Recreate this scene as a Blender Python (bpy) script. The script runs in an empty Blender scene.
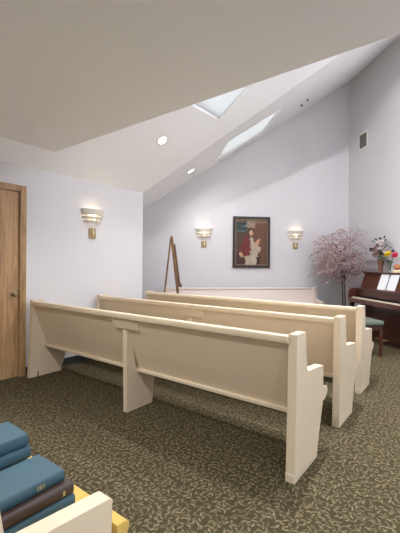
import bpy, bmesh, math, random
from mathutils import Vector, Matrix
PI = math.pi
R2 = 2 ** -.5
random.seed(7)
scene = bpy.context.scene
COL = scene.collection

# ------------------------------------------------------------------ helpers
def W(p, q, z=0.0):
    """corner frame (p along the back wall, q towards it) to world"""
    return Vector(((p - q) * R2, (p + q) * R2, z))

def tag(o, label=None, cat=None, group=None, kind=None):
    if label: o['label'] = label
    if cat: o['category'] = cat
    if group: o['group'] = group
    if kind: o['kind'] = kind
    return o

def thing(name, label, cat, loc=(0, 0, 0), rz=0.0, group=None):
    o = bpy.data.objects.new(name, None)
    COL.objects.link(o)
    o.location = loc
    o.rotation_euler = (0, 0, rz)
    o.empty_display_size = .1
    return tag(o, label, cat, group)

def link(name, bm, mat, parent=None, bevel=0.0, seg=2, smooth=False, angle=40):
    bmesh.ops.recalc_face_normals(bm, faces=bm.faces)
    me = bpy.data.meshes.new(name)
    bm.to_mesh(me)
    bm.free()
    mats = mat if isinstance(mat, (list, tuple)) else [mat]
    for m in mats: me.materials.append(m)
    o = bpy.data.objects.new(name, me)
    COL.objects.link(o)
    if parent is not None: o.parent = parent
    if bevel:
        md = o.modifiers.new('Bevel', 'BEVEL')
        md.width = bevel; md.segments = seg; md.limit_method = 'ANGLE'
        md.angle_limit = math.radians(35)
        smooth = True
    if smooth:
        for p in me.polygons: p.use_smooth = True
        try: me.set_sharp_from_angle(angle=math.radians(angle))
        except Exception: pass
    return o

def dup(root, loc=None, rz=None, label=None, scale=None):
    r = root.copy(); COL.objects.link(r)
    if loc is not None: r.location = loc
    if rz is not None: r.rotation_euler = (0, 0, rz)
    if scale is not None: r.scale = scale
    if label: r['label'] = label
    for ch in list(root.children):
        c = ch.copy(); COL.objects.link(c); c.parent = r
        for g in list(ch.children):
            d = g.copy(); COL.objects.link(d); d.parent = c
    return r

def NB(): return bmesh.new()

def box(bm, c, s, rot=None, taper=None):
    m = Matrix.Translation(c)
    if rot is not None: m = m @ rot
    r = bmesh.ops.create_cube(bm, size=1.0)
    for v in r['verts']:
        k = 1.0
        if taper and v.co.z < 0: k = taper
        v.co = m @ Vector((v.co.x * s[0] * k, v.co.y * s[1] * k, v.co.z * s[2]))
    return r['verts']

def bx(bm, x0, x1, y0, y1, z0, z1):
    return box(bm, ((x0 + x1) / 2, (y0 + y1) / 2, (z0 + z1) / 2), (x1 - x0, y1 - y0, z1 - z0))

def prism(bm, pts, fn):
    """pts: 2-D outline; fn(u,v,t) -> 3-D, extruded from t=0 to t=1"""
    a = [bm.verts.new(fn(u, v, 0)) for u, v in pts]
    b = [bm.verts.new(fn(u, v, 1)) for u, v in pts]
    n = len(pts)
    bm.faces.new(a); bm.faces.new(b[::-1])
    for i in range(n):
        bm.faces.new((a[i], b[i], b[(i + 1) % n], a[(i + 1) % n]))

def tube(bm, path, radii, n=8, caps=True):
    path = [Vector(p) for p in path]
    if not isinstance(radii, (list, tuple)): radii = [radii] * len(path)
    rings = []
    up = Vector((0, 0, 1))
    for i, p in enumerate(path):
        d = (path[min(i + 1, len(path) - 1)] - path[max(i - 1, 0)]).normalized()
        a = d.cross(up)
        if a.length < 1e-3: a = d.cross(Vector((1, 0, 0)))
        a.normalize(); b = d.cross(a)
        rings.append([bm.verts.new(p + (a * math.cos(2 * PI * k / n) + b * math.sin(2 * PI * k / n)) * radii[i]) for k in range(n)])
    for i in range(len(rings) - 1):
        for k in range(n):
            bm.faces.new((rings[i][k], rings[i][(k + 1) % n], rings[i + 1][(k + 1) % n], rings[i + 1][k]))
    if caps:
        bm.faces.new(rings[0][::-1]); bm.faces.new(rings[-1])

def lathe(bm, prof, c=(0, 0, 0), n=24, a0=0.0, a1=2 * PI, sy=1.0):
    c = Vector(c)
    full = abs(a1 - a0 - 2 * PI) < 1e-6
    m = n if full else n + 1
    rings = []
    for r, z in prof:
        rings.append([bm.verts.new(c + Vector((r * math.cos(a0 + (a1 - a0) * k / n), sy * r * math.sin(a0 + (a1 - a0) * k / n), z))) for k in range(m)])
    for i in range(len(rings) - 1):
        for k in range(n):
            k2 = (k + 1) % m
            bm.faces.new((rings[i][k], rings[i][k2], rings[i + 1][k2], rings[i + 1][k]))
    return rings

def ball(bm, c, r, sub=2, s=(1, 1, 1)):
    rr = bmesh.ops.create_icosphere(bm, subdivisions=sub, radius=r)
    for v in rr['verts']: v.co = Vector((v.co.x * s[0], v.co.y * s[1], v.co.z * s[2])) + Vector(c)

def arc(cx, cy, r, a0, a1, n=5):
    return [(cx + r * math.cos(math.radians(a0 + (a1 - a0) * i / n)), cy + r * math.sin(math.radians(a0 + (a1 - a0) * i / n))) for i in range(n + 1)]

# ------------------------------------------------------------------ materials
def srgb(r, g, b):
    f = lambda c: (c / 255 / 12.92) if c / 255 <= .04045 else ((c / 255 + .055) / 1.055) ** 2.4
    return (f(r), f(g), f(b), 1)

def mat(name, col, rough=.6, metal=0.0, noise=0.0, nscale=8.0, bump=0.0, bscale=200.0, spec=.5, emit=None, estr=0.0, trans=0.0):
    m = bpy.data.materials.new(name); m.use_nodes = True
    nt = m.node_tree; b = nt.nodes['Principled BSDF']
    b.inputs['Base Color'].default_value = col
    b.inputs['Roughness'].default_value = rough
    b.inputs['Metallic'].default_value = metal
    b.inputs['Specular IOR Level'].default_value = spec
    if trans: b.inputs['Transmission Weight'].default_value = trans
    if emit is not None:
        b.inputs['Emission Color'].default_value = emit
        b.inputs['Emission Strength'].default_value = estr
    tc = nt.nodes.new('ShaderNodeTexCoord')
    if noise:
        nz = nt.nodes.new('ShaderNodeTexNoise'); nz.inputs['Scale'].default_value = nscale; nz.inputs['Detail'].default_value = 4
        nt.links.new(tc.outputs['Object'], nz.inputs['Vector'])
        mx = nt.nodes.new('ShaderNodeMix'); mx.data_type = 'RGBA'
        mx.inputs[6].default_value = tuple(c * (1 - noise) for c in col[:3]) + (1,)
        mx.inputs[7].default_value = tuple(min(1, c * (1 + noise)) for c in col[:3]) + (1,)
        nt.links.new(nz.outputs['Fac'], mx.inputs[0]); nt.links.new(mx.outputs[2], b.inputs['Base Color'])
    if bump:
        n2 = nt.nodes.new('ShaderNodeTexNoise'); n2.inputs['Scale'].default_value = bscale
        nt.links.new(tc.outputs['Object'], n2.inputs['Vector'])
        bp = nt.nodes.new('ShaderNodeBump'); bp.inputs['Strength'].default_value = bump; bp.inputs['Distance'].default_value = .004
        nt.links.new(n2.outputs['Fac'], bp.inputs['Height']); nt.links.new(bp.outputs['Normal'], b.inputs['Normal'])
    return m

def wood(name, c1, c2, scale=(6, 6, .5), rough=.45, rings=4.0):
    m = bpy.data.materials.new(name); m.use_nodes = True
    nt = m.node_tree; b = nt.nodes['Principled BSDF']; b.inputs['Roughness'].default_value = rough
    tc = nt.nodes.new('ShaderNodeTexCoord'); mp = nt.nodes.new('ShaderNodeMapping')
    mp.inputs['Scale'].default_value = scale
    nt.links.new(tc.outputs['Object'], mp.inputs['Vector'])
    n1 = nt.nodes.new('ShaderNodeTexNoise'); n1.inputs['Scale'].default_value = 1.2; n1.inputs['Detail'].default_value = 3; n1.inputs['Distortion'].default_value = .5
    n2 = nt.nodes.new('ShaderNodeTexNoise'); n2.inputs['Scale'].default_value = 12; n2.inputs['Detail'].default_value = 6
    nt.links.new(mp.outputs['Vector'], n1.inputs['Vector']); nt.links.new(mp.outputs['Vector'], n2.inputs['Vector'])
    ma = nt.nodes.new('ShaderNodeMath'); ma.operation = 'MULTIPLY'; ma.inputs[1].default_value = rings
    nt.links.new(n1.outputs['Fac'], ma.inputs[0])
    fr = nt.nodes.new('ShaderNodeMath'); fr.operation = 'PINGPONG'; fr.inputs[1].default_value = .5
    nt.links.new(ma.outputs[0], fr.inputs[0])
    ad = nt.nodes.new('ShaderNodeMath'); ad.operation = 'ADD'
    nt.links.new(fr.outputs[0], ad.inputs[0]); nt.links.new(n2.outputs['Fac'], ad.inputs[1])
    cr = nt.nodes.new('ShaderNodeValToRGB')
    cr.color_ramp.elements[0].position = .35; cr.color_ramp.elements[0].color = c1
    cr.color_ramp.elements[1].position = 1.0; cr.color_ramp.elements[1].color = c2
    nt.links.new(ad.outputs[0], cr.inputs[0]); nt.links.new(cr.outputs[0], b.inputs['Base Color'])
    return m

def carpet():
    m = bpy.data.materials.new('leaf_carpet'); m.use_nodes = True
    nt = m.node_tree; N = nt.nodes; L = nt.links; b = N['Principled BSDF']
    b.inputs['Roughness'].default_value = .95; b.inputs['Specular IOR Level'].default_value = .1
    tc = N.new('ShaderNodeTexCoord')
    def layer(scale, off, a, w):
        ad = N.new('ShaderNodeVectorMath'); ad.operation = 'ADD'; ad.inputs[1].default_value = off
        L.new(tc.outputs['Object'], ad.inputs[0])
        vo = N.new('ShaderNodeTexVoronoi'); vo.voronoi_dimensions = '2D'; vo.inputs['Scale'].default_value = scale
        vo.inputs['Randomness'].default_value = .75
        L.new(ad.outputs[0], vo.inputs['Vector'])
        sb = N.new('ShaderNodeVectorMath'); sb.operation = 'SUBTRACT'
        L.new(ad.outputs[0], sb.inputs[0]); L.new(vo.outputs['Position'], sb.inputs[1])
        sp0 = N.new('ShaderNodeSeparateColor'); L.new(vo.outputs['Color'], sp0.inputs[0])
        an = N.new('ShaderNodeMath'); an.operation = 'MULTIPLY'; an.inputs[1].default_value = 6.283
        L.new(sp0.outputs[0], an.inputs[0])
        vr = N.new('ShaderNodeVectorRotate'); vr.rotation_type = 'Z_AXIS'
        L.new(sb.outputs[0], vr.inputs['Vector']); L.new(an.outputs[0], vr.inputs['Angle'])
        sc = N.new('ShaderNodeVectorMath'); sc.operation = 'SCALE'; sc.inputs['Scale'].default_value = scale
        L.new(vr.outputs[0], sc.inputs[0])
        sp = N.new('ShaderNodeSeparateXYZ'); L.new(sc.outputs[0], sp.inputs[0])
        x2 = N.new('ShaderNodeMath'); x2.operation = 'MULTIPLY'; L.new(sp.outputs[0], x2.inputs[0]); L.new(sp.outputs[0], x2.inputs[1])
        cv = N.new('ShaderNodeMath'); cv.operation = 'MULTIPLY_ADD'; cv.inputs[1].default_value = .4
        L.new(x2.outputs[0], cv.inputs[0]); L.new(sp.outputs[1], cv.inputs[2])
        ya = N.new('ShaderNodeMath'); ya.operation = 'ABSOLUTE'; L.new(cv.outputs[0], ya.inputs[0])
        lim = N.new('ShaderNodeMath'); lim.operation = 'MULTIPLY_ADD'; lim.inputs[1].default_value = -w / (a * a); lim.inputs[2].default_value = w
        L.new(x2.outputs[0], lim.inputs[0])
        df = N.new('ShaderNodeMath'); df.operation = 'SUBTRACT'; L.new(lim.outputs[0], df.inputs[0]); L.new(ya.outputs[0], df.inputs[1])
        mr = N.new('ShaderNodeMapRange'); mr.inputs['From Min'].default_value = -.02; mr.inputs['From Max'].default_value = .05
        L.new(df.outputs[0], mr.inputs['Value'])
        return mr.outputs[0], sp0.outputs[1]
    l1, g1 = layer(30, (0, 0, 0), .56, .18)
    l2, g2 = layer(27, (.37, .21, 0), .54, .16)
    mx = N.new('ShaderNodeMath'); mx.operation = 'MAXIMUM'; L.new(l1, mx.inputs[0])
    h = N.new('ShaderNodeMath'); h.operation = 'MULTIPLY'; h.inputs[1].default_value = .6; L.new(l2, h.inputs[0]); L.new(h.outputs[0], mx.inputs[1])
    nz = N.new('ShaderNodeTexNoise'); nz.inputs['Scale'].default_value = 260; nz.inputs['Detail'].default_value = 2
    L.new(tc.outputs['Object'], nz.inputs['Vector'])
    base = N.new('ShaderNodeMix'); base.data_type = 'RGBA'
    base.inputs[6].default_value = srgb(50, 45, 30); base.inputs[7].default_value = srgb(76, 68, 48)
    L.new(nz.outputs['Fac'], base.inputs[0])
    leaf = N.new('ShaderNodeMix'); leaf.data_type = 'RGBA'
    leaf.inputs[6].default_value = srgb(93, 85, 63); leaf.inputs[7].default_value = srgb(121, 110, 86)
    L.new(g1, leaf.inputs[0])
    fin = N.new('ShaderNodeMix'); fin.data_type = 'RGBA'
    L.new(mx.outputs[0], fin.inputs[0]); L.new(base.outputs[2], fin.inputs[6]); L.new(leaf.outputs[2], fin.inputs[7])
    L.new(fin.outputs[2], b.inputs['Base Color'])
    bp = N.new('ShaderNodeBump'); bp.inputs['Strength'].default_value = .5; bp.inputs['Distance'].default_value = .004
    L.new(nz.outputs['Fac'], bp.inputs['Height']); L.new(bp.outputs['Normal'], b.inputs['Normal'])
    return m

M = {
 'wall': mat('wall_paint', srgb(216, 214, 217), .85, noise=.012, nscale=3, bump=.08, bscale=90),
 'ceil': mat('ceiling_paint', srgb(240, 241, 243), .9, noise=.012, nscale=2, bump=.1, bscale=70),
 'carpet': carpet(),
 'oak': wood('oak_door', srgb(150, 112, 74), srgb(190, 152, 110), (12, 12, .8), .5, 4),
 'oak_trim': wood('oak_trim', srgb(140, 104, 66), srgb(182, 146, 102), (14, 14, .8), .5, 4),
 'base': mat('rubber_base', srgb(52, 54, 52), .6),
 'pew': mat('pew_paint', srgb(214, 196, 169), .42, noise=.02, nscale=4),
 'pew_pale': mat('pale_pew_paint', srgb(220, 205, 196), .45, noise=.02, nscale=4),
 'white': mat('white_gloss', srgb(235, 233, 228), .35),
 'plaster': mat('plaster_white', srgb(208, 202, 192), .7),
 'brass': mat('aged_brass', srgb(168, 142, 100), .45, .6),
 'dark': mat('dark_metal', srgb(52, 50, 48), .5, .4),
 'grille': mat('grille_grey', srgb(104, 102, 96), .5, .2),
 'mahog': wood('mahogany', srgb(58, 30, 23), srgb(94, 54, 42), (2, 2, 9), .28, 4),
 'mahog_dark': wood('dark_mahogany', srgb(42, 19, 14), srgb(74, 36, 26), (2, 2, 9), .3, 4),
 'key': mat('piano_key', srgb(226, 214, 190), .3),
 'blackkey': mat('black_key', srgb(24, 22, 22), .3),
 'easel': wood('easel_wood', srgb(98, 70, 46), srgb(144, 108, 74), (20, 20, 2), .5, 3),
 'easel_dark': wood('easel_dark_wood', srgb(84, 62, 48), srgb(112, 86, 66), (20, 20, 2), .5, 3),
 'paper': mat('paper', srgb(232, 233, 236), .8, noise=.02, nscale=20),
 'page': mat('page_block', srgb(214, 206, 186), .9, noise=.12, nscale=120),
 'blue': mat('teal_book_cloth', srgb(46, 80, 94), .55, noise=.06, nscale=30, bump=.25, bscale=900),
 'brown': mat('dark_brown_book_cloth', srgb(56, 42, 38), .5, noise=.08, nscale=30, bump=.2, bscale=900),
 'gold': mat('gold_stamp', srgb(176, 164, 124), .45, .5),
 'yellow': mat('yellow_fabric', srgb(206, 174, 92), .9, noise=.05, nscale=40, bump=.3, bscale=500),
 'green': mat('sage_vinyl', srgb(94, 104, 92), .45, noise=.05, nscale=12),
 'bark': mat('bark', srgb(100, 82, 74), .9, noise=.25, nscale=30),
 'blossom': mat('pink_blossom', srgb(228, 204, 204), .8, noise=.12, nscale=9),
 'blossom2': mat('mauve_bud', srgb(172, 132, 138), .8, noise=.15, nscale=9),
 'leaf': mat('dark_leaf', srgb(44, 58, 46), .6, noise=.2, nscale=20),
 'stem': mat('green_stem', srgb(72, 110, 62), .6),
 'petal_white': mat('white_petal', srgb(232, 220, 220), .7),
 'petal_pink': mat('pale_pink_petal', srgb(222, 190, 190), .7),
 'petal_yellow': mat('yellow_petal', srgb(236, 204, 30), .7),
 'petal_red': mat('crimson_petal', srgb(206, 26, 66), .7),
 'petal_purple': mat('purple_petal', srgb(92, 58, 110), .7),
 'terracotta': mat('brown_vase_glaze', srgb(118, 78, 66), .4, noise=.08, nscale=20),
 'orange': mat('orange_brown_glaze', srgb(168, 108, 72), .5),
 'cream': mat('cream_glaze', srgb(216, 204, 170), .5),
 'lens': mat('lamp_lens', (1, 1, 1, 1), .5, emit=(1, .96, .86, 1), estr=14),
 'bulb': mat('lamp_bulb', (1, 1, 1, 1), .5, emit=(1, .84, .58, 1), estr=1.5),
 'frame': mat('bronze_frame', srgb(46, 35, 29), .4, .2, noise=.25, nscale=60),
 'gilt': mat('gilt_line', srgb(142, 124, 100), .5, .3),
 'steel': mat('antique_knob', srgb(150, 130, 98), .3, .75),
}
def glass(name, rough=0.0, tint=(1, 1, 1, 1), clear=.9):
    m = bpy.data.materials.new(name); m.use_nodes = True
    nt = m.node_tree; out = nt.nodes['Material Output']
    t = nt.nodes.new('ShaderNodeBsdfTransparent'); t.inputs[0].default_value = tint
    g = nt.nodes.new('ShaderNodeBsdfGlossy'); g.inputs['Roughness'].default_value = .05 + rough
    mx = nt.nodes.new('ShaderNodeMixShader'); mx.inputs[0].default_value = 1 - clear
    nt.links.new(t.outputs[0], mx.inputs[1]); nt.links.new(g.outputs[0], mx.inputs[2]); nt.links.new(mx.outputs[0], out.inputs[0])
    return m
M['skyglass'] = glass('skylight_pane', .1, (.95, .97, 1, 1), .93)
def acrylic(name, col):
    m = bpy.data.materials.new(name); m.use_nodes = True
    nt = m.node_tree; out = nt.nodes['Material Output']
    t = nt.nodes.new('ShaderNodeBsdfTranslucent'); t.inputs[0].default_value = col
    g = nt.nodes.new('ShaderNodeBsdfDiffuse'); g.inputs[0].default_value = (.5, .5, .5, 1)
    mx = nt.nodes.new('ShaderNodeMixShader'); mx.inputs[0].default_value = .3
    nt.links.new(t.outputs[0], mx.inputs[1]); nt.links.new(g.outputs[0], mx.inputs[2]); nt.links.new(mx.outputs[0], out.inputs[0])
    return m
M['acrylic'] = acrylic('milky_skylight_acrylic', (.50, .485, .47, 1))
M['vaseglass'] = glass('clear_vase_glass', 0, (.86, .92, .9, 1), .85)

# ------------------------------------------------------------------ room constants
XW = -4.126          # left wall
WT = 2.445           # its height
YE = 3.90            # where it ends
QB = 7.23            # back wall
PR = 4.25            # right wall
SL = .654            # roof slope
PE = (XW + YE) * R2
YB = 2.248; ZB = 2.62    # dropped flat ceiling: front edge and height
XB = XW + (ZB - WT) / SL
hA = lambda p: WT + SL * (p - PE)
hA2 = lambda x: WT + SL * (x - XW)
T22 = math.tan(math.radians(22.5))
XC = XW + (PR - PE)                     # crease meets right wall
YC = YE + T22 * (PR - PE)
ZTOP = hA(PR)
REAR = -3.2; XR = 3.0                   # rear and far right walls, behind the camera
def struct(name, bm, m, bevel=0, parent=None):
    o = link(name, bm, m, parent, bevel)
    if parent is None: o['kind'] = 'structure'
    return o

# floor
bm = NB(); bx(bm, -7.5, 5.5, REAR - .3, 9.0, -.1, 0); struct('floor', bm, M['carpet'])

# walls: outline (along, height) extruded outward
def wall(name, a, b, prof, th=.12, hole=None):
    """a,b plan ends; prof: list of (s in 0..len, z) outline; outward is to the right of a->b"""
    a = Vector((a[0], a[1], 0)); b = Vector((b[0], b[1], 0)); d = (b - a).normalized(); n = Vector((d.y, -d.x, 0))
    bm = NB()
    prism(bm, prof, lambda s, z, t: a + d * s + n * (th * t) + Vector((0, 0, z)))
    return struct(name, bm, M['wall'])
# left wall, with the door opening (a goes +Y; outward is -X => reverse direction)
D0, D1, DH = 1.05, 1.988, 2.155
def lw(y): return YE - y
L = YE - REAR
wall('wall_left', (XW, REAR), (XW, YE), [(0, 0), (D0 - REAR, 0), (D0 - REAR, DH), (D1 - REAR, DH), (D1 - REAR, 0), (L, 0), (L, WT), (0, WT)], th=-.12)
# recess behind the end of the left wall
PX = -.36
rx = PX / R2 - YE
wall('wall_recess', (XW - .12, YE - .001), (rx, YE - .001), [(0, 0), (abs(XW - .12 - rx), 0), (abs(XW - .12 - rx), 2.5), (0, 2.5)], th=-.001)
qa = (YE - rx) * R2
a = W(PX, qa); b = W(PX, QB)
wall('wall_alcove', a, b, [(0, 0), (QB - qa, 0), (QB - qa, hA(PX) + .05), (0, hA(PX) + .05)], th=-.1)
a = W(PX, QB); b = W(PR, QB)
wall('wall_back', a, b, [(0, 0), (PR - PX, 0), (PR - PX, hA(PR)), (0, hA(PX))], th=-.12)
a = W(PR, QB); qr = PR - XR / R2           # right wall down to x = XR
qr = (PR / R2 - XR - XR) * R2
b = W(PR, qr)
wall('wall_right', a, b, [(0, 0), (QB - qr, 0), (QB - qr, ZTOP), (0, ZTOP)], th=-.12)
WY0, WY1, WZ0, WZ1 = .3, 2.7, .85, 2.2
sb = b.y
bm = NB()
bx(bm, XR, XR + .12, WY1, sb, 0, 3.0); bx(bm, XR, XR + .12, REAR, WY0, 0, 3.0)
bx(bm, XR, XR + .12, WY0, WY1, 0, WZ0); bx(bm, XR, XR + .12, WY0, WY1, WZ1, 3.0)
struct('wall_side', bm, M['wall'])
bm = NB()
for (y0, y1, z0, z1) in ((WY0, WY1, WZ0, WZ0 + .05), (WY0, WY1, WZ1 - .05, WZ1), (WY0, WY0 + .05, WZ0 + .05, WZ1 - .05), (WY1 - .05, WY1, WZ0 + .05, WZ1 - .05), ((WY0 + WY1) / 2 - .03, (WY0 + WY1) / 2 + .03, WZ0 + .05, WZ1 - .05)):
    bx(bm, XR + .03, XR + .09, y0, y1, z0, z1)
wf = struct('window_3', bm, M['white'])  # added unseen window, put in for daylight from the right
bm = NB(); bx(bm, XR + .055, XR + .065, WY0 + .05, WY1 - .05, WZ0 + .05, WZ1 - .05); link('pane', bm, M['skyglass'], wf)
ld = bpy.data.lights.new('sky_portal', 'AREA'); ld.shape = 'RECTANGLE'; ld.size = WY1 - WY0; ld.size_y = WZ1 - WZ0; ld.cycles.is_portal = True
lo = bpy.data.objects.new('sky_portal', ld); COL.objects.link(lo)
lo.matrix_world = Matrix.Translation((XR + .1, (WY0 + WY1) / 2, (WZ0 + WZ1) / 2)) @ Matrix.Rotation(PI / 2, 4, 'Z') @ Matrix.Rotation(-PI / 2, 4, 'X') @ Matrix.Rotation(PI, 4, 'Y')
b = None
wall('wall_rear', (XR, REAR), (XW, REAR), [(0, 0), (XR - XW, 0), (XR - XW, 2.7), (0, 2.7)], th=-.12)

# ceilings
def sheet(name, pts, zf, cuts=None, th=.1):
    """plan polygon pts, height zf(x,y), optional skylight hole as (axis frame, lo, hi)"""
    bm = NB()
    f = bm.faces.new([bm.verts.new((x, y, 0)) for x, y in pts])
    if cuts:
        for (n, d) in cuts[0]:
            bmesh.ops.bisect_plane(bm, geom=bm.verts[:] + bm.edges[:] + bm.faces[:], plane_co=Vector(n) * d, plane_no=Vector(n))
        dele = [f for f in bm.faces if cuts[1](f.calc_center_median())]
        bmesh.ops.delete(bm, geom=dele, context='FACES')
    for v in bm.verts: v.co.z = zf(v.co.x, v.co.y)
    r = bmesh.ops.extrude_face_region(bm, geom=bm.faces[:])
    for v in r['geom']:
        if isinstance(v, bmesh.types.BMVert): v.co.z += th
    return struct(name, bm, M['ceil'])
Pn = (R2, R2, 0); Qn = (-R2, R2, 0)
S2 = (1.225, 2.165, 5.74, 6.77)         # p0,p1,q0,q1
S1 = (-2.79, -1.86, 3.05, 4.06)         # x0,x1,y0,y1
inS2 = lambda c: S2[0] < (c.x + c.y) * R2 < S2[1] and S2[2] < (c.y - c.x) * R2 < S2[3]
inS1 = lambda c: S1[0] < c.x < S1[1] and S1[2] < c.y < S1[3]
xy = lambda v: (v.x, v.y)
sheet('ceiling', [(XW, YE), (XC, YC), xy(W(PR, QB)), xy(W(PX, QB)), (rx, YE)], lambda x, y: hA((x + y) * R2),
      ([(Pn, S2[0]), (Pn, S2[1]), (Qn, S2[2]), (Qn, S2[3])], inS2))
sheet('ceiling_vault', [(XW, YB), (XC, YB), (XC, YC), (XW, YE)], lambda x, y: hA2(x),
      ([((1, 0, 0), S1[0]), ((1, 0, 0), S1[1]), ((0, 1, 0), S1[2]), ((0, 1, 0), S1[3])], inS1))
sheet('ceiling_ridge', [(XC, YB), (PR / R2 - YB, YB), (XC, YC)], lambda x, y: ZTOP)
sheet('ceiling_eave', [(XW, REAR), (XB, REAR), (XB, YB), (XW, YB)], lambda x, y: hA2(x))
bm = NB(); bx(bm, XB - .001, PR / R2 - YB + .1, REAR, YB, ZB, ZB + .1); struct('ceiling_flat', bm, M['ceil'])
# wall above the dropped ceiling's front edge
bm = NB()
prism(bm, [(XB, ZB + .05), (PR / R2 - YB, ZB + .05), (PR / R2 - YB, ZTOP), (XC, ZTOP)], lambda x, z, t: Vector((x, YB - .1 + .099 * t, z)))
struct('wall_header', bm, M['wall'])

# skylight wells
def well(n, corners, top_shift):
    bm = NB()
    cen0 = sum(corners, Vector()) / 4
    corners = [c + (cen0 - c).normalized() * .004 for c in corners]
    lo = [bm.verts.new(c) for c in corners]
    hi = [bm.verts.new(c + top_shift) for c in corners]
    lo2 = []; cen = sum(corners, Vector()) / 4
    for i in range(4):
        bm.faces.new((lo[i], lo[(i + 1) % 4], hi[(i + 1) % 4], hi[i]))
    o = [bm.verts.new(c + (c - cen).normalized() * .06 + top_shift) for c in corners]
    ob = [bm.verts.new(c + (c - cen).normalized() * .06 + Vector((0, 0, .1))) for c in corners]
    for i in range(4):
        bm.faces.new((hi[i], hi[(i + 1) % 4], o[(i + 1) % 4], o[i]))
        bm.faces.new((o[i], o[(i + 1) % 4], ob[(i + 1) % 4], ob[i]))
    w = struct('window_%d' % n, bm, M['white'])
    bm = NB()
    hv = [bm.verts.new(c + top_shift * .8 + (cen - c).normalized() * .002) for c in corners]
    bm.faces.new(hv)
    r = bmesh.ops.extrude_face_region(bm, geom=bm.faces[:])
    for v in r['geom']:
        if isinstance(v, bmesh.types.BMVert): v.co += top_shift.normalized() * .006
    link('pane', bm, M['acrylic'], w)
    ld = bpy.data.lights.new('sky_portal', 'AREA'); ld.shape = 'RECTANGLE'
    ex = (corners[1] - corners[0]); ey = (corners[3] - corners[0])
    ld.size = ex.length; ld.size_y = ey.length; ld.cycles.is_portal = True
    lo_ = bpy.data.objects.new('sky_portal', ld); COL.objects.link(lo_)
    x = ex.normalized(); y = ey.normalized(); z = x.cross(y)
    if z.z < 0: y = -y; z = x.cross(y)
    m3 = Matrix((x, y, z)).transposed().to_4x4(); m3.translation = cen + top_shift * 1.0
    lo_.matrix_world = m3
    return w
nA = Vector((-SL * R2, -SL * R2, 1)).normalized(); nA2 = Vector((-SL, 0, 1)).normalized()
def wa(p, q): return W(p, q, hA(p))
well(1, [Vector((S1[0], S1[2], hA2(S1[0]))), Vector((S1[1], S1[2], hA2(S1[1]))), Vector((S1[1], S1[3], hA2(S1[1]))), Vector((S1[0], S1[3], hA2(S1[0])))], nA2 * .04)
well(2, [wa(S2[0], S2[2]), wa(S2[1], S2[2]), wa(S2[1], S2[3]), wa(S2[0], S2[3])], nA * .04)

# baseboards
def base(name, segs, th=.012, h=.1):
    bm = NB()
    for a, b in segs:
        a = Vector((a[0], a[1], 0)); b = Vector((b[0], b[1], 0)); d = (b - a).normalized(); n = Vector((-d.y, d.x, 0))
        prism(bm, [(0, 0), (th * 1.6, 0), (th, .015), (th * .8, h), (0, h)], lambda u, v, t: a + (b - a) * t + n * (-u) + Vector((0, 0, v)))
    struct(name, bm, M['base'])
base('baseboard_left', [((XW, REAR), (XW, D0 - .06)), ((XW, D1 + .06), (XW, YE))])
base('baseboard_back', [(W(PX, QB), W(PR, QB))])
base('baseboard_right', [(W(PR, QB), W(PR, qr))])

# door in the left wall
bm = NB()
cw = .058
bx(bm, XW - .12, XW + .016, D1 - .012, D1 + cw, 0, DH + cw)
bx(bm, XW - .12, XW + .016, D0 - cw, D0 + .012, 0, DH + cw)
bx(bm, XW - .12, XW + .016, D0 + .012, D1 - .012, DH - .012, DH + cw)
door = struct('door_1', bm, M['oak_trim'], .004)
bm = NB(); bx(bm, XW - .06, XW - .018, D0 + .016, D1 - .016, .008, DH - .016)
leaf = link('door_leaf', bm, M['oak'], door, .003)
bm = NB()
def rotX(bm):
    for v in bm.verts: v.co = Vector((v.co.z, v.co.y, -v.co.x))
lathe(bm, [(.0, 0), (.033, 0), (.033, .006), (.014, .012), (.012, .03), (.024, .038), (.03, .052), (.026, .066), (0, .07)], n=20)
rotX(bm)
for v in bm.verts: v.co += Vector((XW - .018, 1.915, .965))
link('door_knob', bm, M['steel'], leaf, smooth=True)
bm = NB(); bx(bm, XW - .018, XW - .016, D1 - .045, D1 - .017, .93, 1.0); link('strike_plate', bm, M['steel'], door)

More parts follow.
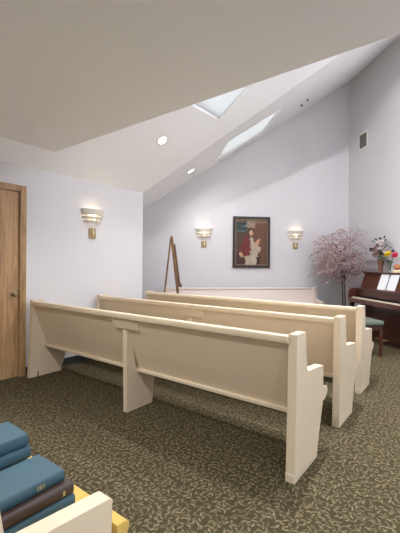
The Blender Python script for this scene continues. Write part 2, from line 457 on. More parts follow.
# ------------------------------------------------------------------ pews
PEWG = 'painted wooden pews in rows'
PL = 3.22; PT = .058
def end_profile():
    pts = [(-.018, 0), (.378, 0), (.392, .08), (.47, .28), (.498, .345)]
    pts += [(.54, .352)] + arc(.565, .405, .032, -80, 75, 6) + [(.53, .445), (.497, .462)]
    pts += [(.50, .585)] + arc(.485, .588, .018, 0, 90, 3) + [(.235, .628)]
    pts += arc(.215, .66, .03, -95, -190, 4)
    pts += [(.165, .80), (.155, .892), (.014, .892), (.004, .5)]
    return pts
def make_pew(label, paint, group=PEWG):
    t = thing('church_pew', label, 'pew', group=group)
    hw = PL / 2
    for s in (-1, 1):
        bm = NB()
        prism(bm, end_profile(), lambda u, v, k: Vector((s * (hw - PT * k), u, v)))
        e = link('end_panel', bm, paint, t, .005, 2)
        bm = NB(); bx(bm, s * (hw - PT / 2) - PT / 2 - .001, s * (hw - PT / 2) + PT / 2 + .001, -.019, .379, 0, .052)
        link('plinth', bm, paint, e, .003, 1)
    xi = hw - PT + .004
    bm = NB(); bx(bm, -hw + PT, -hw + PT + .004, .075, .087, .0, .06)
    link('floor_bracket', bm, M['dark'], t)
    bm = NB()   # leaning back board
    prism(bm, [(.018, .845), (.042, .85), (.212, .36), (.188, .35)], lambda u, v, k: Vector((-xi + 2 * xi * k, u, v)))
    link('back_panel', bm, paint, t, .002, 1)
    bm = NB()
    prism(bm, arc(.035, .856, .028, -90, 90, 8)[::1] + [(.0, .882), (-.004, .874), (-.004, .838), (.0, .832)], lambda u, v, k: Vector((-xi + 2 * xi * k, u, v)))
    link('top_rail', bm, paint, t, .004, 2)
    bm = NB()
    prism(bm, [(.160, .338), (.205, .338), (.205, .368), (.160, .368)], lambda u, v, k: Vector((-xi + 2 * xi * k, u, v)))
    link('bottom_rail', bm, paint, t, .006, 2)
    bm = NB()
    prism(bm, [(.195, .372), (.565, .412)] + arc(.572, .428, .016, -80, 85, 4) + [(.56, .445), (.195, .404)], lambda u, v, k: Vector((-xi + 2 * xi * k, u, v)))
    link('seat', bm, paint, t, .003, 1)
    bm = NB()
    prism(bm, [(.045, 0), (.36, 0), (.37, .08), (.40, .33), (.40, .375), (.205, .362), (.16, .34), (.085, .72), (.03, .735)], lambda u, v, k: Vector((-.01 + .05 * k, u, v)))
    link('center_support', bm, paint, t, .004, 2)
    bm = NB()
    prism(bm, [(-.17, .832), (.17, .832), (.165, .738), (-.145, .738)], lambda u, v, k: Vector((u + .025, .012 + (.832 - v) * .27 + .03 * k, v)))
    link('back_plate', bm, paint, t, .004, 2)
    return t
def pew_at(xr, y): return (xr - PL / 2, y, 0)
pew = make_pew('nearest full pew, its back across the picture, left end beside the oak door', M['pew'])
pew.location = pew_at(-.826, 2.047)
dup(pew, pew_at(-.829, 2.974), label='middle pew of the three in a row, directly behind the nearest full one')
p3 = dup(pew, pew_at(-.878, 3.879), label='farthest of the three parallel pews, its left end by the wall corner and easel')
p3.scale = (.985, 1, 1); p3.location.x = -.875 - PL * .985 / 2
dup(pew, pew_at(-.865, .20), label='pew at the bottom left corner with hymnals on its yellow cushion, only its arm showing')
rp = make_pew('pale pew against the back wall under the painting, facing the other pews', M['pew_pale'], None)
rp.rotation_euler = (0, 0, math.radians(225))
rp.location = W(3.42 - PL / 2 * .98, 7.17)
rp.scale = (.98, 1, .95)

# cushion and hymnals on the near pew
YP = .20; XP = -.865
bm = NB()
cx0, cx1 = XP - 2.2, XP - PT - .006
sec = [(.24, .452), (.54, .453)] + arc(.548, .478, .024, -80, 85, 5) + [(.523, .503), (.26, .500), (.235, .48)]
prism(bm, sec, lambda u, v, k: Vector((cx0 + (cx1 - cx0) * k, YP + u, v - .003 if v < .46 else v)))
sec2 = [(.52, .451), (.54, .448)] + arc(.548, .474, .024, -80, 85, 5) + [(.523, .499), (.52, .499)]
prism(bm, sec2, lambda u, v, k: Vector((cx1 - .01 + (XP - .002 - cx1 + .01) * k, YP + u, v + .004)))
t = link('bench_cushion', bm, M['yellow'], None, .006, 3)
tag(t, 'yellow padded seat cushion on the bottom left pew', 'cushion')

def make_book(label, cloth, w=.165, l=.235, h=.038, stamps=()):
    """spine on +x, book lying flat; origin at the base centre"""
    t = thing('hymnal', label, 'book', group='hymnals stacked on the near pew')
    x1 = w / 2
    bm = NB()
    c = .0035
    outline = [(-x1, 0), (x1 - .008, 0)] + [(x1 - .008 + .008 * math.sin(a), h / 2 - h / 2 * math.cos(a)) for a in [PI * k / 6 for k in range(1, 6)]] + [(x1 - .008, h), (-x1, h), (-x1, h - c), (x1 - .010, h - c), (x1 - .010, c), (-x1, c)]
    prism(bm, outline, lambda u, v, k: Vector((u, -l / 2 + l * k, v)))
    link('cover', bm, cloth, t, .0012, 2)
    bm = NB(); bx(bm, -x1 + .005, x1 - .011, -l / 2 + .004, l / 2 - .004, c, h - c)
    link('page_block', bm, M['page'], t)
    if stamps:
        bm = NB()
        for (yy, ln) in stamps:
            bx(bm, x1 - .0022, x1 + .0005, yy, yy + ln, h * .3, h * .7)
        link('spine_stamp', bm, M['gold'], t)
    return t
BZ = .503
bookA = make_book('teal hymnal at the bottom of the right stack, under the dark brown one', M['blue'])
bookA.location = (-1.052 - .082, YP + .48 - .118 + .015, BZ)
bookB = make_book('dark brown hymnal between two teal ones in the right stack', M['brown'], stamps=((.078, .007),))
bookB.location = (-1.062 - .08, YP + .495 - .118, BZ + .038); bookB.rotation_euler = (0, 0, math.radians(-1.5))
bookC = make_book('teal hymnal lying on top of the dark brown one', M['blue'], stamps=((.022, .003), (.029, .006), (.039, .003), (.046, .002)))
bookC.location = (-1.09 - .082, YP + .477 - .118, BZ + .076); bookC.rotation_euler = (0, 0, math.radians(1))
lbl = ['lowest teal hymnal of the left stack, behind the right stack', 'second lowest teal hymnal of the left stack, behind the right stack',
       'teal hymnal just under the topmost one of the taller left stack', 'topmost teal hymnal of the taller left stack']
z = BZ
for i, h in enumerate((.048, .051, .044, .046)):
    bk = make_book(lbl[i], M['blue'], h=h)
    bk.location = (-1.285 - .083 + (.008 if i == 2 else 0), YP + .452 - .118 + (.006 if i == 2 else 0), z)
    bk.rotation_euler = (0, 0, math.radians([0, .8, .5, 0][i]))
    z += h

# ------------------------------------------------------------------ wall sconces
def make_sconce(label):
    """origin on the wall at the lamp axis, wall plane y=0, room towards -y"""
    t = thing('wall_sconce', label, 'wall lamp', group='tiered white wall sconces')
    for i, (rad, z0, z1, dp) in enumerate(((.18, .028, .108, .115), (.165, -.022, .008, .1), (.145, -.075, -.048, .085))):
        bm = NB()
        th = .012; n = 22
        ring = lambda r_, d_, z: [Vector((r_ * math.cos(PI + PI * k / n), d_ * math.sin(PI + PI * k / n) , z)) for k in range(n + 1)]
        flare = .012
        o0, o1 = ring(rad - flare, dp - flare, z0), ring(rad, dp, z1)
        i0, i1 = ring(rad - flare - th, dp - flare - th, z0), ring(rad - th, dp - th, z1)
        V = [[bm.verts.new(v) for v in r_] for r_ in (o0, o1, i1, i0)]
        for a in range(4):
            for k in range(n): bm.faces.new((V[a][k], V[a][k + 1], V[(a + 1) % 4][k + 1], V[(a + 1) % 4][k]))
        bm.faces.new([V[a][0] for a in range(4)]); bm.faces.new([V[a][n] for a in range(4)])
        link('shade_tier', bm, M['plaster'], t, .002, 2)
    bm = NB()
    for s in (-1, 1):
        tube(bm, [(s * .07, -.004, -.1), (s * .075, -.008, .07)], .005, 6)
    bx(bm, -.09, .09, -.008, 0, -.075, .06)
    link('shade_bracket', bm, M['plaster'], t)
    bm = NB(); bx(bm, -.055, .055, -.016, 0, -.285, -.145)
    bp = link('back_plate', bm, M['brass'], t, .006, 2)
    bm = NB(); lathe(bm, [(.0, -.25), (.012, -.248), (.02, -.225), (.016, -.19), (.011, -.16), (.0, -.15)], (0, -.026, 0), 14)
    link('finial', bm, M['cream'], bp, smooth=True)  # pale cream paints in the bulb's glow reflected at the plate
    bm = NB(); lathe(bm, [(.0, -.055), (.012, -.055), (.013, -.02), (.02, .0), (.022, .018), (.012, .035), (0, .042)], (0, -.05, 0), 14)
    link('bulb', bm, M['bulb'], t, smooth=True)
    ld = bpy.data.lights.new('sconce_light', 'POINT'); ld.energy = SCONCE; ld.color = (1, .80, .52); ld.shadow_soft_size = .02
    lo = bpy.data.objects.new('sconce_light', ld); COL.objects.link(lo); lo.parent = t; lo.location = (0, -.052, .045)
    return t
SCONCE = .95
s0 = make_sconce('tiered white wall sconce with bronze plate on the left wall near the door')
s0.location = (XW, 2.955, 1.945); s0.rotation_euler = (0, 0, math.radians(90))
s0.rotation_euler = (0, 0, math.radians(90))
s1 = dup(s0, W(1.05, QB, 1.945), math.radians(45), 'tiered white wall sconce on the back wall, left of the painting')
s2 = dup(s0, W(3.03, QB, 1.935), math.radians(45), 'tiered white wall sconce on the back wall, right of the painting')

# ------------------------------------------------------------------ painting
t = thing('framed_painting', 'dark framed painting of a robed figure in red and white hanging on the back wall', 'painting', W(2.06, QB, 1.785), math.radians(45))
pw, ph, fw = .80, 1.075, .055
bm = NB()
def rect_ring(bm, w, h, iw, ih, y0, y1):
    o = [(-w / 2, -h / 2), (w / 2, -h / 2), (w / 2, h / 2), (-w / 2, h / 2)]
    i = [(-iw / 2, -ih / 2), (iw / 2, -ih / 2), (iw / 2, ih / 2), (-iw / 2, ih / 2)]
    VO = [[bm.verts.new((x, y, z)) for x, z in o] for y in (y0, y1)]
    VI = [[bm.verts.new((x, y, z)) for x, z in i] for y in (y0, y1)]
    for k in range(4):
        k2 = (k + 1) % 4
        bm.faces.new((VO[0][k], VO[0][k2], VI[0][k2], VI[0][k])); bm.faces.new((VO[1][k], VO[1][k2], VI[1][k2], VI[1][k]))
        bm.faces.new((VO[0][k], VO[0][k2], VO[1][k2], VO[1][k])); bm.faces.new((VI[0][k], VI[0][k2], VI[1][k2], VI[1][k]))
rect_ring(bm, pw, ph, pw - 2 * fw, ph - 2 * fw, -.04, 0); link('frame', bm, M['frame'], t, .006, 2)
bm = NB(); rect_ring(bm, pw - 2 * fw + .006, ph - 2 * fw + .006, pw - 2 * fw - .026, ph - 2 * fw - .026, -.03, -.004); link('gilt_fillet', bm, M['gilt'], t)
# canvas: a generic robed figure, pigment by cell
pal = [srgb(98, 64, 42), srgb(74, 52, 42), srgb(40, 54, 52), srgb(112, 36, 32), srgb(178, 162, 142), srgb(190, 146, 118), srgb(58, 38, 30), srgb(120, 92, 72), srgb(150, 132, 116), srgb(62, 28, 24), srgb(92, 118, 116)]
pm = [mat('pigment_%d' % i, c, .6, noise=.3, nscale=14) for i, c in enumerate(pal)]
prng = random.Random(5)
def ell(x, y, cx, cy, a, b, rot=0):
    dx, dy = x - cx, y - cy; r_ = math.radians(rot); c, s = math.cos(r_), math.sin(r_)
    return ((dx * c + dy * s) / a) ** 2 + ((-dx * s + dy * c) / b) ** 2 < 1
def pig(u, v):      # u,v in 0..1, v up
    u += .012 * math.sin(v * 41 + 3 * math.sin(u * 23)) + prng.gauss(0, .012); v += .010 * math.sin(u * 37) + prng.gauss(0, .010)
    if ell(u, v, .50, .40, .02, .26, 10) and prng.random() < .5: return 8
    if ell(u, v, .27, .40, .02, .16, -25) and prng.random() < .7: return 9
    if ell(u, v, .40, .50, .015, .17, -12) and prng.random() < .6: return 9
    if ell(u, v, .46, .10, .015, .12, 5) and prng.random() < .6: return 8
    if ell(u, v, .64, .33, .10, .02, -30) and prng.random() < .6: return 8
    if ell(u, v, .66, .475, .16, .045, 38) and u > .6: return 5
    if ell(u, v, .49, .70, .06, .058): return 5
    if ell(u, v, .47, .715, .095, .10): return 6
    if ell(u, v, .17, .22, .07, .05, -20): return 5
    if ell(u, v, .64, .36, .17, .09, -10): return 4
    if ell(u, v, .60, .28, .13, .14): return 4
    if ell(u, v, .54, .42, .06, .2, 14): return 4
    if ell(u, v, .36, .43, .17, .24, -16): return 3
    if ell(u, v, .22, .33, .11, .14, -25): return 3
    if .3 < u < .66 and v < .2: return 4
    if ell(u, v, .62, .12, .16, .16): return 9
    if u < .34 and .72 < v < .96:
        return 10 if (.74 < v < .755 or (.84 < v < .86 and u > .12)) else 2
    if .34 < u < .62 and v > .82: return 8 if (int(u * 23) + int(v * 31)) % 3 else 7
    if v > .93: return 7
    if u < .4 and v < .45: return 9 if v < .28 else 1
    return 0 if u > .5 else 1
cwid, chei = pw - 2 * fw - .02, ph - 2 * fw - .02
nx, ny = 64, 88
bm = NB()
V = [[bm.verts.new((-cwid / 2 + cwid * i / nx, -.012, -chei / 2 + chei * j / ny)) for i in range(nx + 1)] for j in range(ny + 1)]
for j in range(ny):
    for i in range(nx):
        f = bm.faces.new((V[j][i], V[j][i + 1], V[j + 1][i + 1], V[j + 1][i])); f.material_index = pig((i + .5) / nx, (j + .5) / ny)
link('canvas', bm, pm, t)

# ------------------------------------------------------------------ ceiling fixtures
def make_downlight(label, group='recessed ceiling lights'):
    """origin on the ceiling, -z into the room"""
    t = thing('recessed_light', label, 'ceiling light', group=group)
    bm = NB(); lathe(bm, [(.055, .05), (.055, -.001), (.058, -.008), (.075, -.010), (.085, -.004), (.085, .0), (.055, .0)], n=28); link('trim_ring', bm, M['white'], t, smooth=True)
    bm = NB(); lathe(bm, [(.0, -.005), (.03, -.005), (.056, -.003)], n=28); link('lens', bm, M['lens'], t, smooth=True)
    return t
def orient(o, loc, n):
    n = Vector(n).normalized()
    o.rotation_mode = 'QUATERNION'; o.rotation_quaternion = Vector((0, 0, 1)).rotation_difference(n); o.location = Vector(loc)
def lamp(parent, energy, size=.12, col=(.985, .985, 1), spread=150, aim=None):
    ld = bpy.data.lights.new('downlight', 'AREA'); ld.shape = 'DISK'; ld.size = size; ld.energy = energy; ld.color = col; ld.spread = math.radians(spread)
    lo = bpy.data.objects.new('downlight', ld); COL.objects.link(lo); lo.parent = parent; lo.location = (0, 0, -.02)
    if aim:
        d = (Vector(aim) - parent.location).normalized()
        lo.rotation_mode = 'QUATERNION'; lo.rotation_quaternion = parent.rotation_quaternion.inverted() @ d.to_track_quat('-Z', 'Y')
EV = 22
d1 = make_downlight('larger recessed ceiling light, nearer the dropped ceiling edge'); orient(d1, (-3.30, 3.465, hA2(-3.30) - .002), nA2)
d2 = dup(d1, label='smaller looking recessed ceiling light low near the back wall'); orient(d2, W(.66, 6.27, hA(.66) - .002), nA)
lamp(d1, 30); lamp(d2, 14)
d3 = dup(d1, label='added recessed ceiling light high in the vault, hidden above the dropped ceiling edge')
orient(d3, (-1.2, 3.1, hA2(-1.2) - .002), nA2); lamp(d3, 80, spread=130)  # added lamp out of sight, to light the floor and pews
d5 = dup(d1, label='added recessed ceiling light in the vault between the others, hidden by the dropped ceiling')
orient(d5, (-.45, 4.35, hA2(-.45) - .002), nA2); lamp(d5, 120, spread=178, aim=(-.2, 5.6, 0))  # added lamp out of sight, brightens the right wall side
FL = 14
k = 0
for (x, y, s) in ((-2.10, .66, 'left'), (.9, .6, 'right'), (-2.2, -1.6, 'rear left'), (.9, -1.6, 'rear right')):  # front left follows a glow at the frame top; other three added as fill
    d = dup(d1, label='recessed light in the flat ceiling, %s one above the frame, added except front left' % s)
    orient(d, (x, y, ZB + .005), (0, 0, 1)); lamp(d, 2 if y > 0 else 8)

def sprinkler(label, p, q, s=1):
    t = thing('sprinkler_head', label, 'sprinkler', group='small ceiling sprinklers')
    bm = NB(); lathe(bm, [(0, 0), (.03 * s, 0), (.028 * s, -.008), (.012, -.012), (.01, -.03), (0, -.03)], n=14); link('base', bm, M['grille'], t, smooth=True)
    bm = NB(); lathe(bm, [(0, -.03), (.018 * s, -.032), (.018 * s, -.036), (0, -.037)], n=14); link('deflector', bm, M['dark'], t)
    orient(t, W(p, q, hA(p) - .001), nA)
sprinkler('small grey ceiling sprinkler, the left one of the pair past the skylights', 2.79, 6.42)
sprinkler('small grey ceiling sprinkler, the right one of the pair past the skylights', 2.85, 6.28, .9)

# wall vent
t = thing('wall_vent', 'grey louvred air vent high on the right wall', 'vent', W(PR, 6.70, 3.86), math.radians(-45))
# local y -> towards +p ; local x -> -q
bm = NB(); rect_ring(bm, .30, .34, .24, .28, -.012, 0); link('frame', bm, M['white'], t, .003, 1)
bm = NB()
for i in range(9): box(bm, (-.104 + .026 * i, -.006, 0), (.02, .004, .276), Matrix.Rotation(.6, 4, 'Z'))
link('louvres', bm, M['grille'], t)
bm = NB(); bx(bm, -.12, .12, -.002, -.0005, -.14, .14); link('backing', bm, M['dark'], t)

# ------------------------------------------------------------------ easel
t = thing('artist_easel', 'wooden tripod easel standing folded narrow behind the pews by the wall corner', 'easel', W(.314, 6.15), math.radians(45))
ZT = 1.80
def bar(name, a, b, w, th, m, parent=t):
    a = Vector(a); b = Vector(b); d = b - a
    bm = NB()
    rot = d.to_track_quat('Z', 'Y').to_matrix().to_4x4()
    box(bm, (a + b) / 2, (w, th, d.length), rot)
    return link(name, bm, m, parent, .002, 1)
bar('rear_leg', (-.198, 0, 0), (.0, 0, ZT - .02), .036, .03, M['easel'])
bar('front_leg', (.222, -.10, 0), (.012, -.012, ZT), .036, .03, M['easel'])
bar('front_leg', (.222, .10, 0), (.012, .012, ZT - .02), .036, .03, M['easel'])
bar('center_mast', (.15, 0, .93), (.05, 0, 1.66), .05, .05, M['easel_dark'])
bar('tray', (.165, -.18, .95), (.165, .18, .95), .03, .06, M['easel_dark'])
bar('crossbar', (.152, -.08, .55), (.152, .08, .55), .02, .03, M['easel'])
bar('top_clamp', (.066, 0, 1.52), (.05, 0, 1.64), .06, .05, M['easel_dark'])

# ------------------------------------------------------------------ blossom tree
TP, TQ = 3.80, 6.62
t = thing('blossom_tree', 'artificial pink blossom tree with bare thin stems in the corner beside the piano', 'tree', W(TP, TQ), math.radians(45))
rng = random.Random(3)
bm = NB()
tips = []
def limb(a, d, ln, r0, depth):
    pts = [a]; rad = [r0]; n = 5
    p = Vector(a); dv = Vector(d).normalized()
    for i in range(n):
        dv = (dv + Vector((rng.uniform(-.10, .10), rng.uniform(-.10, .10), rng.uniform(-.08, .06) - (.16 if depth >= 3 else .05 if depth == 2 else 0)))).normalized()
        p = p + dv * ln / n
        if p.x > PR - TP - .05: p.x = PR - TP - .05
        if p.y > QB - TQ - .05: p.y = QB - TQ - .05
        p.y = max(p.y, -.41)
        pts.append(p.copy()); rad.append(max(.0016, r0 * (1 - .75 * (i + 1) / n)))
        if depth >= 2 or (depth == 1 and i > 1): tips.append(p.copy())
    tube(bm, pts, rad, 5 if depth else 7, caps=False)
    if depth < 3:
        for k in range([0, 6, 4][depth] if depth else 0):
            j = rng.randint(2, n)
            az = rng.uniform(0, 2 * PI)
            nd = (dv * .6 + Vector((math.cos(az), math.sin(az), rng.uniform(-.25, .55)))).normalized()
            limb(pts[j], nd, ln * rng.uniform(.62, .95), rad[j] * .85, depth + 1)
for (ox, oy, tx, ty) in ((-.03, 0, -.06, -.02), (.04, .02, .05, .03), (.0, -.04, .0, -.03)):
    tr = [Vector((ox, oy, 0)), Vector((ox * .8 + .01, oy, .45)), Vector((tx * .7, ty, .9)), Vector((tx, ty, 1.30)), Vector((tx * 1.6, ty * 1.5, 1.62))]
    tube(bm, tr, [.022, .018, .015, .012, .007], 7)
    for k in range(12):
        az = rng.uniform(0, 2 * PI)
        if k % 2 == 0: az = PI + rng.uniform(-1.2, 1.2)
        f = rng.uniform(.0, 1)
        st = tr[2].lerp(tr[3], f * 2) if f < .5 else tr[3].lerp(tr[4], f * 2 - 1)
        limb(st, (math.cos(az), math.sin(az), rng.uniform(.35, 1.9)), rng.uniform(.28, .45), .008, 1)
link('branches', bm, M['bark'], t)
bm = NB()
def petal(bm, c, r, mi, rng):
    n = Vector((rng.gauss(0, 1), rng.gauss(0, 1), rng.gauss(0, 1))).normalized()
    a = n.orthogonal().normalized(); b = n.cross(a)
    ph0 = rng.uniform(0, 6)
    cv = bm.verts.new(c - n * r * .3)
    rim = [bm.verts.new(c + (a * math.cos(ph0 + 2 * PI * k / 5) + b * math.sin(ph0 + 2 * PI * k / 5)) * r + n * r * .15) for k in range(5)]
    for k in range(5):
        f = bm.faces.new((cv, rim[k], rim[(k + 1) % 5])); f.material_index = mi
for tp in tips:
    for _ in range(2):
        c = tp + Vector((rng.gauss(0, .016), rng.gauss(0, .016), rng.gauss(0, .016)))
        if c.x > PR - TP - .03 or c.y > QB - TQ - .03 or c.y < -.42: continue
        petal(bm, c, rng.uniform(.006, .013), 0 if rng.random() < .66 else 1, rng)
o = link('blossoms', bm, [M['blossom'], M['blossom2']], t); o['kind'] = 'stuff'
print('TIPS', len(tips))

# ------------------------------------------------------------------ piano (local x -> p, local y -> q)
PQ0, PQ1 = 4.72, 6.17
PF = 3.62; PB = 4.235
t = thing('upright_piano', 'dark red brown upright piano standing against the right wall', 'piano', W(PF, (PQ0 + PQ1) / 2), math.radians(45))
hl = (PQ1 - PQ0) / 2; D = PB - PF
MH = M['mahog']
for s in (-1, 1):
    bm = NB()
    prof = [(D, 0), (D, 1.17), (D - .27, 1.17), (D - .36, .90), (.07, .895), (.025, .87), (.0, .82), (.0, .655), (.05, .62), (D - .36, .60), (D - .36, .0)]
    prism(bm, prof, lambda u, v, k: Vector((u, s * (hl - .035 * k), v)))
    link('side_panel', bm, MH, t, .004, 2)
    bm = NB(); prism(bm, [(.03, .03), (.08, .03), (.085, .2), (.10, .62), (.02, .62), (.03, .2)], lambda u, v, k: Vector((u, s * (hl - .005 - .06 * k), v)))
    lg = link('leg', bm, M['mahog_dark'], t, .006, 2)
    bm = NB(); bx(bm, .01, D - .3, s * (hl - .035) - .035, s * (hl - .035) + .035, 0, .035); link('toe_block', bm, M['mahog_dark'], lg, .004, 1)
yi = hl - .036
bm = NB(); bx(bm, D - .315, D + .005, -hl - .008, hl + .008, 1.17, 1.195); link('lid', bm, MH, t, .006, 2)
bm = NB()
prism(bm, [(D - .365, .90), (D - .345, .90), (D - .255, 1.17), (D - .275, 1.17)], lambda u, v, k: Vector((u, -yi + 2 * yi * k, v)))
up = link('upper_panel', bm, M['mahog'], t, .002, 1)
for s in (-.48, -.24, .0, .24, .48):
    bm = NB()
    prism(bm, [(D - .3665, .905), (D - .3645, .905), (D - .2755, 1.165), (D - .2775, 1.165)], lambda u, v, k: Vector((u, s - .003 + .006 * k, v)))
    link('panel_seam', bm, M['mahog_dark'], up)
bm = NB(); bx(bm, .14, D - .345, -yi, yi, .875, .9); link('fallboard', bm, MH, t, .005, 2)
bm = NB(); bx(bm, .148, .165, -yi, yi, .76, .875); link('key_back_panel', bm, M['mahog_dark'], t)
bm = NB(); bx(bm, .0, D - .3, -yi, yi, .645, .70); link('keybed', bm, MH, t, .004, 1)
bm = NB(); bx(bm, -.004, .016, -yi, yi, .645, .722); link('key_slip', bm, MH, t, .004, 1)
# keyboard: 52 naturals, 36 sharps
kw = (2 * yi - .12) / 52
k0 = -yi + .06
n = 0
proto = None; protob = None
for i in range(52):
    if proto is None:
        bm = NB(); bx(bm, .018, .148, 0, kw - .0012, .715, .738)
        proto = link('white_key', bm, M['key'], t); ob = proto
    else:
        ob = proto.copy(); COL.objects.link(ob)
    ob.location = (0, k0 + i * kw, 0)
for i in range(51):
    if i % 7 in (1, 4): continue
    if protob is None:
        bm = NB(); bx(bm, .062, .148, -.0055, .0055, .738, .75); protob = link('black_key', bm, M['blackkey'], t); ob = protob
    else:
        ob = protob.copy(); COL.objects.link(ob)
    ob.location = (0, k0 + (i + 1) * kw, 0)
bm = NB(); bx(bm, D - .36, D - .335, -yi, yi, .14, .645); link('lower_panel', bm, M['mahog_dark'], t, .003, 1)
bm = NB(); bx(bm, D - .375, D - .33, -yi, yi, .02, .135); link('toe_rail', bm, M['mahog_dark'], t, .004, 1)
for s in (-.09, 0, .09):
    bm = NB(); prism(bm, [(D - .375, .085), (D - .375, .068), (D - .47, .058), (D - .48, .066), (D - .47, .078)], lambda u, v, k: Vector((u, s - .017 + .034 * k, v)))
    link('pedal', bm, M['brass'], t, .003, 2)
piano = t
# things on the piano: upper panel leans; sheet music leans on it
ang = math.atan2(.09, .27)
def sheet_music(label, q, wd, ht, rz):
    t = thing('sheet_music', label, 'sheet music', W(PF + D - .375, q, .9025), math.radians(45), group='sheet music on the piano')
    d = Vector((math.sin(ang), 0, math.cos(ang))); n = Vector((-math.cos(ang), 0, math.sin(ang)))
    for j in range(2):
        bm = NB()
        a = .005 + .004 * j
        pts = [(-wd / 2, 0), (wd / 2, 0), (wd / 2 + rz, ht), (-wd / 2 + rz, ht)]
        prism(bm, pts, lambda u, v, k: d * v + n * (a + .003 * k) + Vector((0, u, 0)))
        link('leaf' if j else 'backing_sheet', bm, M['paper'], t)
sheet_music('white music booklet leaning on the piano front, left one of two', 5.54, .21, .285, -.01)
sheet_music('white music booklet leaning on the piano front, right one of two at the picture edge', 5.30, .21, .275, -.01)

TOPZ = 1.1955
def bez(a, b, c, n=6):
    a, b, c = Vector(a), Vector(b), Vector(c)
    return [a * (1 - s) ** 2 + b * 2 * s * (1 - s) + c * s * s for s in [i / n for i in range(n + 1)]]
def leafmesh(bm, base, dirv, ln, wd, mi=0, droop=.2):
    d = Vector(dirv).normalized(); s = d.cross(Vector((0, 0, 1)))
    if s.length < .1: s = Vector((1, 0, 0))
    s.normalize(); up = s.cross(d)
    L_, C_, R_ = [], [], []
    for i in range(6):
        f = i / 5; w = wd * math.sin(PI * (f * .92 + .04)); c = Vector(base) + d * ln * f - Vector((0, 0, droop * ln * f * f))
        L_.append(bm.verts.new(c + s * w + up * w * .25)); C_.append(bm.verts.new(c)); R_.append(bm.verts.new(c - s * w + up * w * .25))
    for i in range(5):
        for A, B in ((L_, C_), (C_, R_)):
            f = bm.faces.new((A[i], A[i + 1], B[i + 1], B[i])); f.material_index = mi
def bloom(bm, c, axis, r, layers=2, npet=6):
    axis = Vector(axis).normalized(); a = axis.orthogonal().normalized(); b = axis.cross(a)
    for l in range(layers):
        for k in range(npet):
            th = 2 * PI * (k + .5 * l) / npet
            rd = a * math.cos(th) + b * math.sin(th)
            rise = .25 + .5 * l
            leafmesh(bm, Vector(c), rd + axis * rise, r * (1 - .2 * l), r * .42, 0, 0)
# brown vase with lilies and dark leaves
pv, qv = PF + D - .13, 5.915
t = thing('flower_vase', 'tall brown tapered vase of pale lilies and dark leaves on the piano', 'vase', W(pv, qv, TOPZ), math.radians(45))
bm = NB(); lathe(bm, [(0, 0), (.04, 0), (.034, .02), (.04, .08), (.062, .2), (.066, .22), (.060, .22), (.036, .08), (.03, .02), (0, .015)], n=20); link('vase', bm, M['terracotta'], t, smooth=True)
rng = random.Random(11)
# camera sees -q as right, so local y negative = right in the picture
heads = [(-.02, .09, .30, 'petal_pink'), (-.02, .13, .36, 'petal_pink'), (-.02, .05, .27, 'petal_pink'), (.0, -.12, .34, 'petal_white'), (-.05, -.05, .40, 'petal_white'), (-.04, .03, .44, 'petal_white'), (.02, -.17, .28, 'petal_white'), (-.03, -.09, .46, 'petal_white')]
heads = [(x, y * 1.05, z * 1.12, m_) for x, y, z, m_ in heads]
bm = NB(); bmS = NB(); 
for i, (x, y, z, mn) in enumerate(heads):
    tube(bmS, bez((0, 0, .15), (x * .3, y * .3, z * .7), (x, y, z)), .004, 5)
link('stem', bmS, M['stem'], t)
for i, (x, y, z, mn) in enumerate(heads):
    b1 = NB(); bloom(b1, (x, y, z), (x * 2 - .3, y * 2, .5), .1 if i < 3 else .09); link('bloom', b1, M[mn], t)
bm = NB()
for i in range(34):
    az = rng.uniform(0, 2 * PI); zz = rng.uniform(.22, .5); rr = rng.uniform(.02, .13)
    leafmesh(bm, (rr * math.cos(az) * .6, rr * math.sin(az), zz), (math.cos(az), math.sin(az), rng.uniform(-.1, 1)), rng.uniform(.07, .13), .02, 0)
for (y, z) in ((.06, .53), (-.03, .54), (-.11, .55), (-.13, .50), (.0, .46), (.17, .38), (.2, .37)):
    for k in range(3):
        leafmesh(bm, (-.03, y, z), (rng.uniform(-.4, .4), rng.uniform(-1, 1), rng.uniform(0, 1)), .07, .022, 0)
tube(bm, bez((-.02, .25, .37), (-.03, .1, .33), (-.03, -.05, .36)), .005, 5)
tube(bm, bez((-.02, .05, .28), (-.03, -.05, .36), (-.03, -.2, .45)), .008, 5)
tube(bm, bez((-.02, -.1, .4), (-.02, -.2, .46), (-.02, -.3, .45)), .004, 5)
for v in bm.verts: v.co.y = max(v.co.y * 1.25, -.2); v.co.z *= 1.08; v.co.x = min(v.co.x, .12)
link('foliage', bm, M['leaf'], t)
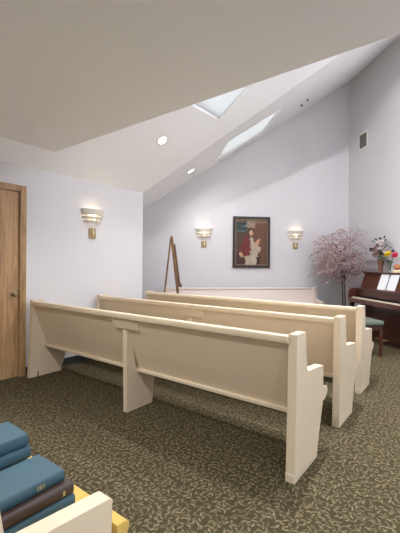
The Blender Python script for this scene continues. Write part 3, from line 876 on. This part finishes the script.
# clear bud vase with yellow and red flowers
pv, qv = PF + D - .17, 5.60
t = thing('bud_vase', 'clear glass bud vase holding a yellow and a red flower on the piano', 'vase', W(pv, qv, TOPZ), math.radians(45))
bm = NB(); lathe(bm, [(0, 0), (.03, 0), (.026, .01), (.014, .03), (.013, .13), (.022, .17), (.02, .17), (.011, .13), (.012, .03), (0, .02)], n=18); link('vase', bm, M['vaseglass'], t, smooth=True)
bm = NB()
for (x, y, z) in ((-.02, .04, .30), (-.02, -.14, .28), (.0, -.09, .33), (0, .02, .2)): tube(bm, bez((0, 0, .02), (0, 0, .14), (x, y, z)), .0035, 5)
for k in range(9): leafmesh(bm, (0, rng.uniform(-.04, .05), rng.uniform(.12, .2)), (rng.uniform(-.6, .2), rng.uniform(-1, 1), rng.uniform(.1, .8)), .08, .018, 0)
link('stem', bm, M['stem'], t)
for (y, z, mn, r_) in ((.045, .31, 'petal_yellow', .115), (.0, .33, 'petal_yellow', .09), (-.15, .29, 'petal_red', .12), (-.10, .36, 'petal_purple', .07)):
    b1 = NB(); bloom(b1, (-.02, y, z), (-.7, y, .7), r_ * .62, 4, 8); ball(b1, (-.02, y, z + .01), r_ * .36, 2); link('bloom', b1, M[mn], t)
# little ornament at the frame edge
t = thing('small_ornament', 'small orange brown ornament on a cream base, right of the bud vase', 'ornament', W(PF + D - .17, 5.425, TOPZ), math.radians(45))
bm = NB(); lathe(bm, [(0, 0), (.07, 0), (.075, .02), (.06, .045), (0, .045)], n=20); link('base', bm, M['cream'], t, smooth=True)
bm = NB(); lathe(bm, [(0, .045), (.03, .05), (.055, .085), (.05, .12), (.025, .14), (.012, .15), (0, .15)], n=20); link('body', bm, M['orange'], t, smooth=True)

# ------------------------------------------------------------------ piano bench
BP0, BP1, BQ0, BQ1 = 2.93, 3.29, 4.64, 5.36
t = thing('piano_bench', 'piano bench with a sage green padded seat and dark wooden legs', 'bench', W((BP0 + BP1) / 2, (BQ0 + BQ1) / 2), math.radians(45))
a, b = (BP1 - BP0) / 2, (BQ1 - BQ0) / 2
bm = NB(); bx(bm, -a, a, -b, b, .455, .525); link('seat_pad', bm, M['green'], t, .025, 4)
bm = NB(); bx(bm, -a + .015, a - .015, -b + .015, b - .015, .39, .455); link('apron', bm, M['mahog_dark'], t, .003, 1)
for sx in (-1, 1):
    for sy in (-1, 1):
        bm = NB(); box(bm, (sx * (a - .035), sy * (b - .035), .195), (.042, .042, .39), taper=.7); link('leg', bm, M['mahog'], t, .003, 1)

# ------------------------------------------------------------------ light and camera
w = bpy.data.worlds.new('sky'); scene.world = w; w.use_nodes = True
bg = w.node_tree.nodes['Background']; bg.inputs[0].default_value = (.82, .91, 1, 1); bg.inputs[1].default_value = 7.0

cd = bpy.data.cameras.new('camera'); cam = bpy.data.objects.new('camera', cd); COL.objects.link(cam)
F, YAW, ROLL, CY = 352.9, .6518, .0067, 264.016
cd.sensor_fit = 'VERTICAL'; cd.sensor_height = 36; cd.lens = F / 533 * 36
cd.shift_y = (CY - 266.5) / 533
cd.clip_start = .02
cam.matrix_world = Matrix.Translation((0, 0, 1.32)) @ Matrix.Rotation(YAW, 4, 'Z') @ Matrix.Rotation(PI / 2, 4, 'X') @ Matrix.Rotation(ROLL, 4, 'Z')
scene.camera = cam
vs = scene.view_settings
vs.view_transform = 'Standard'; vs.look = 'None'; vs.gamma = 1; vs.use_curve_mapping = False
vs.exposure = 0.03
